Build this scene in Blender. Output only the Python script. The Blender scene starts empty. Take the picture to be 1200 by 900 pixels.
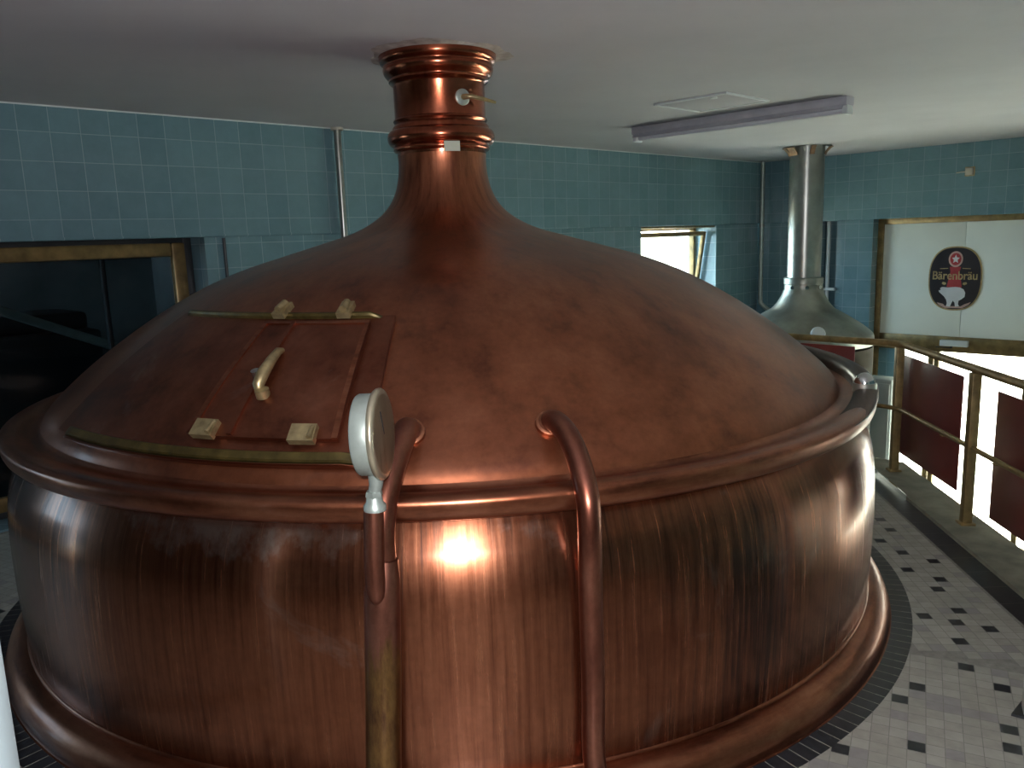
import bpy, bmesh, math, random
from mathutils import Vector, Matrix
random.seed(7)
PI = math.pi
R = math.radians
COL = bpy.context.scene.collection

# ------------------------------------------------------------------ layout
CAM = Vector((0.27, -3.633, 1.471))
HC, HL = 2.245, 1.545                       # ceiling and lintel heights
CORN = Vector((3.298, 6.112, 0))
U = Vector((-0.71732, -0.69675, 0))         # along the long tiled wall, away from the corner
W = Vector((0.69675, -0.71732, 0))          # along the window wall
ANG_B = math.atan2(U.y, U.x)                # local x = U, local y = W (into the room)
ANG_R = math.atan2(W.y, W.x)                # local x = W, local y = -U (out of the room)
LOW = -1.95                                 # floor of the hall below the platform

# ------------------------------------------------------------------ node helpers
def new_mat(name):
    m = bpy.data.materials.new(name); m.use_nodes = True
    nt = m.node_tree; b = nt.nodes['Principled BSDF']
    return m, nt, b
def N(nt, t, **kw):
    n = nt.nodes.new(t)
    for k, v in kw.items():
        if k.startswith('i_'): n.inputs[k[2:].replace('_', ' ')].default_value = v
        else: setattr(n, k, v)
    return n
def L(nt, a, b): nt.links.new(a, b)
def coords(nt, kind='Object', scale=(1, 1, 1), loc=(0, 0, 0)):
    tc = N(nt, 'ShaderNodeTexCoord'); mp = N(nt, 'ShaderNodeMapping')
    mp.inputs['Scale'].default_value = scale; mp.inputs['Location'].default_value = loc
    L(nt, tc.outputs[kind], mp.inputs['Vector']); return mp.outputs['Vector']
def noise(nt, vec, scale, detail=4, rough=.55, dist=0):
    n = N(nt, 'ShaderNodeTexNoise'); n.inputs['Scale'].default_value = scale
    n.inputs['Detail'].default_value = detail; n.inputs['Roughness'].default_value = rough
    n.inputs['Distortion'].default_value = dist
    L(nt, vec, n.inputs['Vector']); return n.outputs['Fac']
def ramp(nt, fac, stops):
    r = N(nt, 'ShaderNodeValToRGB')
    e = r.color_ramp.elements
    while len(e) < len(stops): e.new(0.5)
    for el, (p, c) in zip(e, stops):
        el.position = p; el.color = (*c, 1) if len(c) == 3 else c
    L(nt, fac, r.inputs['Fac']); return r.outputs['Color']
def mix(nt, fac, a, b, mode='MIX'):
    m = N(nt, 'ShaderNodeMix', data_type='RGBA', blend_type=mode)
    for sock, v in ((m.inputs[0], fac), (m.inputs[6], a), (m.inputs[7], b)):
        if hasattr(v, 'links'): L(nt, v, sock)
        elif isinstance(v, (int, float)): sock.default_value = v
        else: sock.default_value = (*v, 1)
    return m.outputs[2]
def bump(nt, b, h, strength, dist=.01):
    n = N(nt, 'ShaderNodeBump'); n.inputs['Strength'].default_value = strength; n.inputs['Distance'].default_value = dist
    L(nt, h, n.inputs['Height']); L(nt, n.outputs['Normal'], b.inputs['Normal'])
def simple(name, col, rough=.5, metal=0, var=.12, nscale=14, bmp=0, spec=.5):
    m, nt, b = new_mat(name)
    v = coords(nt); n = noise(nt, v, nscale, 5)
    c0 = tuple(x * (1 - var) for x in col); c1 = tuple(min(1, x * (1 + var)) for x in col)
    L(nt, ramp(nt, n, [(.3, c0), (.7, c1)]), b.inputs['Base Color'])
    b.inputs['Roughness'].default_value = rough; b.inputs['Metallic'].default_value = metal
    b.inputs['Specular IOR Level'].default_value = spec
    if bmp: bump(nt, b, n, bmp)
    return m

M = {}
def copper(name, streak=(14, 1, 1), c=((.07, .022, .014), (.29, .10, .058), (.46, .185, .11)), rough=(.34, .52), whit=0.0, seed=0, metal=.97, drip=False):
    m, nt, b = new_mat(name)
    uv = coords(nt, 'UV', streak, (seed, seed * .7, 0)); uvb = coords(nt, 'UV', (1, 1, 1), (seed, 3, 0))
    st = noise(nt, uv, 2.2, 8, .65, .0)
    big = noise(nt, uvb, 1.6, 5, .6, .4)
    fine = noise(nt, uvb, 38, 6, .7)
    col = ramp(nt, st, [(.28, c[0]), (.47, c[1]), (.75, c[2])])
    dark = ramp(nt, big, [(.33, (.55, .46, .44)), (.62, (1, 1, 1))])
    col = mix(nt, .8, col, dark, 'MULTIPLY')
    fr = ramp(nt, fine, [(.3, (.72, .70, .70)), (.6, (1.0, 1.0, 1.0))])
    col = mix(nt, .6, col, fr, 'MULTIPLY')
    if drip:
        d1 = noise(nt, coords(nt, 'UV', (34, 1.1, 1), (2, .4, 0)), 1.0, 6, .75)
        d2 = noise(nt, coords(nt, 'UV', (.9, .8, 1), (1.65, .2, 0)), 1.3, 3, .5)
        ml = N(nt, 'ShaderNodeMath', operation='MULTIPLY'); L(nt, d1, ml.inputs[0]); L(nt, d2, ml.inputs[1])
        col = mix(nt, ramp(nt, ml.outputs[0], [(.30, (0, 0, 0)), (.38, (.8, .8, .8))]), col, (.06, .03, .022))
    if drip:
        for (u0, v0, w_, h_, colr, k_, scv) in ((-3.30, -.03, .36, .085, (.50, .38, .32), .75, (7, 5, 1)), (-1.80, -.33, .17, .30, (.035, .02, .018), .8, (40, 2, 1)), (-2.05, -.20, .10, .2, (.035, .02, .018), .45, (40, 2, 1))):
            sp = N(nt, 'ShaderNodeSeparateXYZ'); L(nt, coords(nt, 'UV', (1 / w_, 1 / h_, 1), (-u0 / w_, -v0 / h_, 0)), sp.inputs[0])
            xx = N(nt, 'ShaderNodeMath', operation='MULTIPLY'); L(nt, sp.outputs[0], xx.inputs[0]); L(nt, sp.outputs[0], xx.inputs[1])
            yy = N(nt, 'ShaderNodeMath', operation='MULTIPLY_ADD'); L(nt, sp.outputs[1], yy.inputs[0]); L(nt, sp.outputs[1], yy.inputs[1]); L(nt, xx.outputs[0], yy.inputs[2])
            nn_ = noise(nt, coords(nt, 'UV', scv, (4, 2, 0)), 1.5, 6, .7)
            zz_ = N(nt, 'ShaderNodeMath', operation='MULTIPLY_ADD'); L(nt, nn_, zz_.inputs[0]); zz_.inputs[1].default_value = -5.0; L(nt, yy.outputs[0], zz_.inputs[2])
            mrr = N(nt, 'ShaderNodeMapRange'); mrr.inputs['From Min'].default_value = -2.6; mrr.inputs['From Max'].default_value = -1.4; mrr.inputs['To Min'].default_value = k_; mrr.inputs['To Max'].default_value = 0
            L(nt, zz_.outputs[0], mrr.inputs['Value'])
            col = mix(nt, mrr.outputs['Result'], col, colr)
    if whit:
        w1 = noise(nt, coords(nt, 'UV', (1.2, 1.0, 1), (seed + 5, 1.3, 0)), 2.3, 7, .7, .5)
        wf = ramp(nt, w1, [(.60, (0, 0, 0)), (.74, (whit, whit, whit))])
        col = mix(nt, wf, col, (.42, .33, .29))
    L(nt, col, b.inputs['Base Color'])
    b.inputs['Metallic'].default_value = metal
    if drip: b.inputs['Anisotropic'].default_value = .6; b.inputs['Anisotropic Rotation'].default_value = 0.25
    b.inputs['Coat Weight'].default_value = .25; b.inputs['Coat Roughness'].default_value = .15; b.inputs['Coat IOR'].default_value = 1.6
    mr = N(nt, 'ShaderNodeMapRange'); mr.inputs['To Min'].default_value = rough[0]; mr.inputs['To Max'].default_value = rough[1]
    L(nt, st, mr.inputs['Value']); L(nt, mr.outputs['Result'], b.inputs['Roughness'])
    ad = N(nt, 'ShaderNodeMath', operation='ADD'); L(nt, st, ad.inputs[0])
    m2 = N(nt, 'ShaderNodeMath', operation='MULTIPLY'); L(nt, big, m2.inputs[0]); m2.inputs[1].default_value = 3.0
    L(nt, m2.outputs[0], ad.inputs[1])
    bump(nt, b, ad.outputs[0], .05 if drip else .2, .003)
    return m
M['barrel'] = copper('aged_copper_barrel', (26, .9, 1), c=((.18, .058, .028), (.34, .122, .06), (.48, .195, .10)), rough=(.20, .32), whit=.5, drip=True)
M['dome'] = copper('aged_copper_dome', (2.2, 2.2, 1), c=((.14, .044, .022), (.29, .096, .043), (.40, .15, .075)), rough=(.30, .42), seed=3, metal=.88)
M['neck'] = copper('polished_copper_neck', (6, 1.5, 1), c=((.20, .05, .022), (.40, .11, .05), (.50, .16, .08)), rough=(.17, .26), seed=6, metal=.97)
M['rim'] = copper('copper_rim', (1.5, 8, 1), c=((.13, .038, .02), (.33, .112, .055), (.5, .21, .115)), rough=(.26, .42), seed=9)
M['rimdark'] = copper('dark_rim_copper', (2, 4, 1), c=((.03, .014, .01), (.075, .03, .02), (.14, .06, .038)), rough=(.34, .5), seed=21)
M['hatchc'] = copper('hatch_copper', (3, 3, 1), c=((.13, .042, .022), (.27, .088, .044), (.36, .145, .085)), rough=(.34, .5), whit=.35, seed=12)
M['pipe'] = copper('pipe_copper', (4, 1.5, 1), c=((.13, .04, .025), (.33, .12, .075), (.48, .21, .14)), rough=(.28, .42), seed=15)

def sleeve_mat():
    m = copper('corroded_copper_sleeve', (4, 1.5, 1), c=((.13, .04, .025), (.33, .13, .085), (.46, .21, .15)), rough=(.3, .42), seed=18)
    nt = m.node_tree; b = nt.nodes['Principled BSDF']
    old = b.inputs['Base Color'].links[0].from_socket
    tc = N(nt, 'ShaderNodeTexCoord'); sp = N(nt, 'ShaderNodeSeparateXYZ'); L(nt, tc.outputs['Object'], sp.inputs[0])
    n = noise(nt, coords(nt, 'Object', (16, 16, 3)), 1.5, 6, .6)
    a = N(nt, 'ShaderNodeMath', operation='MULTIPLY_ADD'); L(nt, n, a.inputs[0]); a.inputs[1].default_value = -.42
    s2 = N(nt, 'ShaderNodeMath', operation='SUBTRACT'); s2.inputs[0].default_value = .80; L(nt, sp.outputs['Z'], s2.inputs[1])
    L(nt, s2.outputs[0], a.inputs[2])
    f = ramp(nt, a.outputs[0], [(.07, (0, 0, 0)), (.13, (.85, .85, .85))])
    pat = ramp(nt, noise(nt, coords(nt, 'Object', (30, 30, 8)), 1.3, 6, .7), [(.35, (.10, .045, .015)), (.6, (.30, .17, .05))])
    L(nt, mix(nt, f, old, pat), b.inputs['Base Color'])
    return m
M['sleeve'] = sleeve_mat()
M['brass'] = simple('tarnished_brass', (.37, .29, .15), .38, .75, .35, 30)
M['verdigris'] = simple('green_tarnished_brass', (.085, .062, .018), .42, .6, .5, 18)
M['steel'] = simple('dull_steel', (.33, .34, .31), .30, .9, .18, 6)
M['steel2'] = simple('brushed_steel_dome', (.30, .31, .27), .38, .8, .25, 4)
M['zinc'] = simple('galvanised_zinc', (.36, .41, .37), .42, .6, .12, 25)
M['nickel'] = simple('nickel_bezel', (.52, .46, .33), .3, .8, .1, 20)
M['dialglass'] = simple('dusty_dial', (.27, .24, .20), .35, 0, .15, 20)
M['chrome'] = simple('chrome', (.75, .76, .74), .12, 1, .05, 6)
M['railpaint'] = simple('worn_golden_brown_metal', (.25, .18, .075), .42, .4, .35, 20)
M['frame'] = simple('bronze_window_frame', (.21, .145, .058), .38, .45, .35, 12)
M['redp'] = None
M['black'] = simple('black_tile', (.018, .02, .024), .32, 0, .3, 30)
M['dark'] = simple('dark_metal', (.03, .033, .035), .4, .3, .2, 10)
M['grout'] = simple('grey_grout', (.24, .24, .21), .85, 0, .2, 40)
M['tl0'] = simple('mosaic_sand', (.31, .305, .26), .42, 0, .12, 25)
M['tl1'] = simple('mosaic_pale', (.35, .345, .30), .42, 0, .10, 25)
M['tl2'] = simple('mosaic_grey', (.26, .255, .24), .42, 0, .12, 25)
M['curb'] = simple('worn_concrete_curb', (.22, .215, .16), .75, 0, .3, 9, .3)
M['conc'] = simple('lower_concrete', (.20, .20, .18), .7, 0, .2, 5)
M['white'] = simple('white_paint', (.62, .66, .66), .45, 0, .05, 5)
M['cream'] = simple('cream_plastic', (.45, .42, .34), .5, 0, .08, 12)
M['board'] = simple('off_white_board', (.78, .82, .74), .55, 0, .04, 2)
M['cabinet'] = simple('grey_enamel', (.30, .33, .31), .5, 0, .08, 4)
M['signblk'] = simple('sign_black', (.022, .016, .018), .35, 0, .2, 8)
M['signgold'] = simple('sign_gold', (.45, .33, .15), .4, .3, .2, 20)
M['signwhite'] = simple('sign_white', (.62, .62, .62), .5, 0, .05, 12)
M['signred'] = simple('sign_red', (.36, .03, .035), .5, 0, .15, 20)
M['signpink'] = simple('sign_pink', (.50, .32, .27), .5, 0, .15, 20)
M['plaster'] = simple('broken_plaster', (.36, .33, .30), .9, 0, .35, 22, .6)
M['rust'] = simple('rusty_flap', (.22, .13, .07), .7, .3, .4, 30)
M['lamphouse'] = simple('lamp_housing', (.42, .42, .46), .45, 0, .12, 9)
M['tube'] = simple('unlit_tube', (.62, .63, .68), .22, 0, .05, 9)
M['sticker'] = simple('paper_sticker', (.42, .45, .36), .7, 0, .08, 20)
M['outside'] = simple('bright_paving', (.62, .60, .55), .8, 0, .06, 2)

def glass(name, col=(1, 1, 1), rough=0.0):
    m, nt, b = new_mat(name)
    out = nt.nodes['Material Output']
    tr = N(nt, 'ShaderNodeBsdfTransparent'); tr.inputs['Color'].default_value = (*col, 1)
    gl = N(nt, 'ShaderNodeBsdfGlossy'); gl.inputs['Roughness'].default_value = .03 + rough
    lw = N(nt, 'ShaderNodeLayerWeight'); lw.inputs['Blend'].default_value = .5
    pw = N(nt, 'ShaderNodeMath', operation='POWER'); L(nt, lw.outputs['Facing'], pw.inputs[0]); pw.inputs[1].default_value = 5
    fr = N(nt, 'ShaderNodeMath', operation='MULTIPLY_ADD'); L(nt, pw.outputs[0], fr.inputs[0]); fr.inputs[1].default_value = .8; fr.inputs[2].default_value = .03
    ms = N(nt, 'ShaderNodeMixShader'); L(nt, fr.outputs[0], ms.inputs[0]); L(nt, tr.outputs[0], ms.inputs[1]); L(nt, gl.outputs[0], ms.inputs[2])
    L(nt, ms.outputs[0], out.inputs['Surface']); return m
M['glass'] = glass('clear_glass', (.94, .97, .95))
M['darkglass'] = glass('tinted_glass', (.5, .56, .58))

def red_mat():
    m, nt, b = new_mat('dark_red_acrylic')
    n = noise(nt, coords(nt), 3, 5)
    L(nt, ramp(nt, n, [(.3, (.115, .026, .024)), (.7, (.17, .04, .034))]), b.inputs['Base Color'])
    b.inputs['Roughness'].default_value = .3
    out = nt.nodes['Material Output']; tl = N(nt, 'ShaderNodeBsdfTranslucent'); tl.inputs['Color'].default_value = (.38, .02, .03, 1)
    ms = N(nt, 'ShaderNodeMixShader'); ms.inputs[0].default_value = .10
    L(nt, b.outputs[0], ms.inputs[1]); L(nt, tl.outputs[0], ms.inputs[2]); L(nt, ms.outputs[0], out.inputs['Surface'])
    return m
M['redp'] = red_mat()

def tile_mat():
    m, nt, b = new_mat('teal_wall_tiles')
    tc = N(nt, 'ShaderNodeTexCoord'); sp = N(nt, 'ShaderNodeSeparateXYZ'); L(nt, tc.outputs['Object'], sp.inputs[0])
    ax = N(nt, 'ShaderNodeMath', operation='ADD'); L(nt, sp.outputs['X'], ax.inputs[0]); L(nt, sp.outputs['Y'], ax.inputs[1])
    cb = N(nt, 'ShaderNodeCombineXYZ')
    a1 = N(nt, 'ShaderNodeMath', operation='ADD'); L(nt, ax.outputs[0], a1.inputs[0]); a1.inputs[1].default_value = .15226 * 52 - 7.883 + .15226 * 40
    a2 = N(nt, 'ShaderNodeMath', operation='ADD'); L(nt, sp.outputs['Z'], a2.inputs[0]); a2.inputs[1].default_value = .15226 * 50 - 1.651
    L(nt, a1.outputs[0], cb.inputs[0]); L(nt, a2.outputs[0], cb.inputs[1])
    br = N(nt, 'ShaderNodeTexBrick'); br.offset = 0; br.squash = 1
    br.inputs['Scale'].default_value = 1; br.inputs['Mortar Size'].default_value = .0021; br.inputs['Mortar Smooth'].default_value = .3
    br.inputs['Brick Width'].default_value = .15226; br.inputs['Row Height'].default_value = .15226; br.inputs['Bias'].default_value = 0
    br.inputs['Color1'].default_value = (.120, .215, .250, 1); br.inputs['Color2'].default_value = (.145, .25, .285, 1)
    br.inputs['Mortar'].default_value = (.23, .33, .35, 1)
    L(nt, cb.outputs[0], br.inputs['Vector'])
    n = noise(nt, coords(nt), 9, 6, .7)
    c = mix(nt, .45, br.outputs['Color'], ramp(nt, n, [(.3, (.65, .68, .7)), (.7, (1, 1, 1))]), 'MULTIPLY')
    L(nt, c, b.inputs['Base Color'])
    mr = N(nt, 'ShaderNodeMapRange'); mr.inputs['To Min'].default_value = .2; mr.inputs['To Max'].default_value = .6
    L(nt, br.outputs['Fac'], mr.inputs['Value']); L(nt, mr.outputs['Result'], b.inputs['Roughness'])
    inv = N(nt, 'ShaderNodeMath', operation='SUBTRACT'); inv.inputs[0].default_value = 1; L(nt, br.outputs['Fac'], inv.inputs[1])
    bump(nt, b, inv.outputs[0], .5, .002)
    return m
M['tile'] = tile_mat()

def ceil_mat():
    m, nt, b = new_mat('matt_grey_ceiling')
    n = noise(nt, coords(nt), 1.1, 6, .6)
    L(nt, ramp(nt, n, [(.3, (.42, .418, .445)), (.7, (.48, .478, .50))]), b.inputs['Base Color'])
    b.inputs['Roughness'].default_value = .85
    bump(nt, b, noise(nt, coords(nt), 40, 4), .15, .003)
    return m
M['ceil'] = ceil_mat()

# ------------------------------------------------------------------ mesh helpers
def link(name, verts, faces, mat, parent=None, smooth=True, uvs=None, ang=40, mats=None, fmat=None, loc=None, rot=None):
    me = bpy.data.meshes.new(name); me.from_pydata([tuple(v) for v in verts], [], faces); me.update()
    for mm in (mats or [mat]): me.materials.append(mm)
    if fmat: me.polygons.foreach_set('material_index', fmat)
    if smooth:
        me.polygons.foreach_set('use_smooth', [True] * len(me.polygons))
        me.set_sharp_from_angle(angle=R(ang))
    if uvs:
        lay = me.uv_layers.new(name='UVMap'); k = 0
        for fi, f in enumerate(faces):
            for j in range(len(f)):
                lay.data[k].uv = uvs[fi][j]; k += 1
    o = bpy.data.objects.new(name, me); COL.objects.link(o)
    if parent: o.parent = parent
    if loc is not None: o.location = loc
    if rot is not None: o.rotation_euler = (0, 0, rot)
    return o

def revolve(name, prof, mat, parent=None, seg=160, a0=-270, a1=90, cen=(0, 0), cap=False, ang=35):
    """prof = [(r, z)], closed all the way round when a1-a0 == 360"""
    full = abs(a1 - a0 - 360) < 1e-6
    cols = seg if full else seg + 1
    V = []; F = []; UV = []
    s = [0]
    for i in range(1, len(prof)): s.append(s[-1] + math.hypot(prof[i][0] - prof[i-1][0], prof[i][1] - prof[i-1][1]))
    rm = max(p[0] for p in prof)
    for i, (r, z) in enumerate(prof):
        for j in range(cols):
            a = R(a0 + (a1 - a0) * j / seg); V.append((cen[0] + r * math.cos(a), cen[1] + r * math.sin(a), z))
    for i in range(len(prof) - 1):
        for j in range(seg):
            j2 = (j + 1) % cols if full else j + 1
            F.append((i * cols + j, i * cols + j2, (i + 1) * cols + j2, (i + 1) * cols + j))
            ua, ub = R(a0 + (a1 - a0) * j / seg) * rm, R(a0 + (a1 - a0) * (j + 1) / seg) * rm
            UV.append(((ua, -s[i]), (ub, -s[i]), (ub, -s[i + 1]), (ua, -s[i + 1])))
    if cap:
        for i in (0, len(prof) - 1):
            f = [i * cols + j for j in range(cols)]; F.append(tuple(f)); UV.append([(0, 0)] * len(f))
    return link(name, V, F, mat, parent, True, UV, ang)

def spline(pts, n=8):
    """Catmull-Rom through (a, b, ...) tuples"""
    P = [pts[0]] + list(pts) + [pts[-1]]; out = []
    for i in range(1, len(P) - 2):
        for k in range(n):
            t = k / n
            out.append(tuple(.5 * (2 * P[i][c] + (P[i+1][c] - P[i-1][c]) * t + (2 * P[i-1][c] - 5 * P[i][c] + 4 * P[i+1][c] - P[i+2][c]) * t * t
                             + (3 * P[i][c] - P[i-1][c] - 3 * P[i+1][c] + P[i+2][c]) * t ** 3) for c in range(len(pts[0]))))
    out.append(tuple(pts[-1])); return out

def tube(name, path, rad, mat, parent=None, seg=20, caps=True, loc=None, rot=None):
    path = [Vector(p) for p in path]
    rads = rad if isinstance(rad, (list, tuple)) else [rad] * len(path)
    V = []; F = []; UV = []; s = 0
    t0 = (path[1] - path[0]).normalized()
    up = Vector((0, 0, 1)) if abs(t0.z) < .9 else Vector((1, 0, 0))
    nrm = t0.cross(up).normalized()
    ss = []
    for i, p in enumerate(path):
        if i == 0: t = t0
        elif i == len(path) - 1: t = (path[i] - path[i-1]).normalized()
        else: t = ((path[i+1] - p).normalized() + (p - path[i-1]).normalized()).normalized()
        nrm = (nrm - t * nrm.dot(t)).normalized(); bn = t.cross(nrm)
        if i: s += (p - path[i-1]).length
        ss.append(s)
        for j in range(seg):
            a = 2 * PI * j / seg; V.append(p + (nrm * math.cos(a) + bn * math.sin(a)) * rads[i])
    for i in range(len(path) - 1):
        for j in range(seg):
            j2 = (j + 1) % seg; F.append((i * seg + j, i * seg + j2, (i + 1) * seg + j2, (i + 1) * seg + j))
            a, b = j / seg * 2 * PI * .04, (j + 1) / seg * 2 * PI * .04
            UV.append(((a, ss[i]), (b, ss[i]), (b, ss[i+1]), (a, ss[i+1])))
    if caps:
        F.append(tuple(range(seg))[::-1]); UV.append([(0, 0)] * seg)
        F.append(tuple((len(path) - 1) * seg + j for j in range(seg))); UV.append([(0, 0)] * seg)
    return link(name, V, F, mat, parent, True, UV, 50, loc=loc, rot=rot)

class MB:
    """collects bevelled boxes / prisms into ONE mesh"""
    def __init__(s): s.bm = bmesh.new()
    def box(s, a, b, bev=0.0, mi=0, seg=2):
        x0, y0, z0 = (min(a[i], b[i]) for i in range(3)); x1, y1, z1 = (max(a[i], b[i]) for i in range(3))
        vs = [s.bm.verts.new(c) for c in ((x0,y0,z0),(x1,y0,z0),(x1,y1,z0),(x0,y1,z0),(x0,y0,z1),(x1,y0,z1),(x1,y1,z1),(x0,y1,z1))]
        fs = [s.bm.faces.new([vs[i] for i in f]) for f in ((0,3,2,1),(4,5,6,7),(0,1,5,4),(1,2,6,5),(2,3,7,6),(3,0,4,7))]
        for f in fs: f.material_index = mi
        if bev:
            ed = list({e for f in fs for e in f.edges})
            bmesh.ops.bevel(s.bm, geom=ed, offset=bev, segments=seg, affect='EDGES', profile=.5)
        return s
    def prism(s, poly, z0, z1, mi=0, m=None):
        """poly of (x,y) extruded in z; optional matrix"""
        m = m or Matrix()
        a = [s.bm.verts.new(m @ Vector((x, y, z0))) for x, y in poly]; b = [s.bm.verts.new(m @ Vector((x, y, z1))) for x, y in poly]
        n = len(poly); fs = [s.bm.faces.new(a[::-1]), s.bm.faces.new(b)]
        for i in range(n): fs.append(s.bm.faces.new((a[i], a[(i+1) % n], b[(i+1) % n], b[i])))
        for f in fs: f.material_index = mi
        return s
    def build(s, name, mat, parent=None, loc=None, rot=None, smooth=True, ang=35):
        bmesh.ops.recalc_face_normals(s.bm, faces=s.bm.faces)
        me = bpy.data.meshes.new(name); s.bm.to_mesh(me); s.bm.free()
        for mm in (mat if isinstance(mat, list) else [mat]): me.materials.append(mm)
        if smooth:
            me.polygons.foreach_set('use_smooth', [True] * len(me.polygons)); me.set_sharp_from_angle(angle=R(ang))
        o = bpy.data.objects.new(name, me); COL.objects.link(o)
        if parent: o.parent = parent
        if loc is not None: o.location = loc
        if rot is not None: o.rotation_euler = (0, 0, rot)
        return o
def empty(name, loc=(0, 0, 0), rz=0):
    o = bpy.data.objects.new(name, None); COL.objects.link(o); o.location = loc; o.rotation_euler = (0, 0, rz); o.empty_display_size = .1
    return o
def tag(o, label, cat, group=None):
    o['label'] = label; o['category'] = cat
    if group: o['group'] = group
    return o
def struct(o): o['kind'] = 'structure'; return o
def pol(az, r, z): return (r * math.cos(R(az)), r * math.sin(R(az)), z)

# ================================================================== COPPER KETTLE
kettle = tag(empty('copper_brew_kettle'), 'large domed copper brewing kettle standing in a ring of black floor tiles', 'brewing kettle')

DOME = [(.192, 1.845), (.190, 1.80), (.196, 1.74), (.212, 1.68), (.245, 1.62), (.305, 1.565), (.40, 1.515), (.53, 1.475), (.70, 1.426), (.87, 1.375), (1.03, 1.31),
        (1.19, 1.224), (1.333, 1.132), (1.468, 1.033), (1.575, .940), (1.620, .892), (1.640, .856)]
dome_pts = spline(DOME, 6)
def dome_r(z):
    for (r0, z0), (r1, z1) in zip(dome_pts, dome_pts[1:]):
        if z1 <= z <= z0: return r0 + (r1 - r0) * (z0 - z) / (z0 - z1 + 1e-9)
    return dome_pts[-1][0]
def dome_z(r):
    best = None
    for (r0, z0), (r1, z1) in zip(dome_pts[12:], dome_pts[13:]):
        if r0 <= r <= r1: return z0 + (z1 - z0) * (r - r0) / (r1 - r0 + 1e-9)
    return dome_pts[-1][1]
def dome_n(z):
    a, b = dome_r(z + .012), dome_r(z - .012); d = Vector((b - a, -.024)).normalized()
    return (-d.y, d.x)   # (radial, z)
def surf(az, z, off):
    nr, nz = dome_n(z); return pol(az, dome_r(z) + nr * off, z + nz * off)

dome = revolve('dome', dome_pts, M['dome'], kettle, 200)
neck = revolve('neck', spline([(.250, 2.244), (.247, 2.215), (.232, 2.20), (.236, 2.185), (.230, 2.165), (.212, 2.145)], 4)
               + [(.212, 2.142), (.213, 2.136), (.207, 2.13), (.198, 2.125), (.1955, 2.118), (.1955, 1.985), (.201, 1.982), (.203, 1.976), (.199, 1.970), (.197, 1.964),
                  (.203, 1.956), (.209, 1.948), (.209, 1.942)]
               + [(.205 + .027 * math.sin(R(a)), 1.906 + .034 * math.cos(R(a))) for a in range(10, 180, 14)]
               + [(.204, 1.870), (.208, 1.864), (.208, 1.856), (.203, 1.850), (.1925, 1.846), (.1915, 1.835)], M['neck'], kettle, 96, ang=50)
rim = revolve('rim_flange', [(1.638, .858), (1.645, .849), (1.656, .844), (1.668, .843), (1.682, .846), (1.696, .852), (1.710, .858), (1.724, .8615), (1.738, .862), (1.750, .8605), (1.758, .858), (1.765, .854), (1.7695, .850), (1.7710, .840),
                             (1.7705, .828), (1.768, .815), (1.7635, .804), (1.758, .798), (1.750, .7945), (1.741, .7935), (1.696, .7935)], M['rim'], kettle, 220, ang=60)
BARREL = spline([(1.698, .7945), (1.716, .765), (1.736, .727), (1.752, .690), (1.765, .640), (1.773, .58), (1.778, .48), (1.778, .35), (1.773, .22), (1.767, .12), (1.765, .096)], 5)
barrel = revolve('barrel', BARREL, M['barrel'], kettle, 220)
revolve('seam_band', [(1.766, .100), (1.771, .098), (1.7725, .092), (1.771, .087), (1.766, .085)], M['rim'], kettle, 200, ang=70)
revolve('skirt', spline([(1.764, .090), (1.785, .088), (1.812, .078), (1.836, .055), (1.848, .028), (1.851, .004)], 5) + [(1.856, .003), (1.856, .0)], M['rim'], kettle, 220, ang=60)

# raised guard on the right rear of the rim, with a domed cap
GP = [(1.690, .850), (1.688, .872), (1.696, .890), (1.712, .902), (1.730, .905), (1.750, .902), (1.766, .892), (1.774, .876), (1.775, .858), (1.772, .842)]
V = []; F = []; ng = 60
for k in range(ng + 1):
    az = -40 + 110 * k / ng; e = min(1, min(k, ng - k) / 11); e = e * e * (3 - 2 * e)
    for (r_, z_) in GP: V.append(pol(az, r_ if e > 0 else r_ - .002, .846 + (z_ - .846) * e if z_ > .846 else z_))
m_ = len(GP)
for k in range(ng):
    for j in range(m_ - 1): F.append((k*m_ + j, k*m_ + j + 1, (k+1)*m_ + j + 1, (k+1)*m_ + j))
UVg = [[(0, 0), (0, .03), (.05, .03), (.05, 0)] for _ in F]
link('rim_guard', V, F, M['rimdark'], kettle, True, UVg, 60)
cp = Vector((1.566, -.726, .893))
tube('rim_cap_collar', [cp + Vector((0, 0, -.02)), cp + Vector((0, 0, .012))], .042, M['steel2'], kettle, 28)
revolve('rim_cap', [(.001, .943)] + [(.037 * math.sin(R(t)), .902 + .041 * math.cos(R(t))) for t in range(12, 100, 11)], M['chrome'], kettle, 28, cen=(1.566, -.726), ang=80)

# label plate and damper knob on the neck
def curved_plate(name, az0, az1, z0, z1, r0, th, mat, parent):
    V = []; F = []; n = 8
    for rr in (r0, r0 + th):
        for z in (z0, z1):
            for k in range(n + 1): V.append(pol(az0 + (az1 - az0) * k / n, rr, z))
    m = n + 1
    for k in range(n):
        F += [(k, m + k, m + k + 1, k + 1), (2*m + k, 2*m + k + 1, 3*m + k + 1, 3*m + k), (k, k + 1, 2*m + k + 1, 2*m + k), (m + k, 3*m + k, 3*m + k + 1, m + k + 1)]
    F += [(0, 2*m, 3*m, m), (n, m + n, 3*m + n, 2*m + n)]
    return link(name, V, F, mat, parent, True, None, 40)
p = curved_plate('label_plate', -83, -65, 1.832, 1.872, .2085, .0035, M['sticker'], kettle); p['label'] = 'pale grey paper sticker'
def kn(az, r, z): return Vector(pol(az, r, z))
pl = tube('damper_plate', [kn(-57, .190, 2.048), kn(-57, .200, 2.048), kn(-57, .203, 2.048)], [.033, .033, .028], M['zinc'], kettle, 28); pl['label'] = 'round zinc plate'
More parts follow.
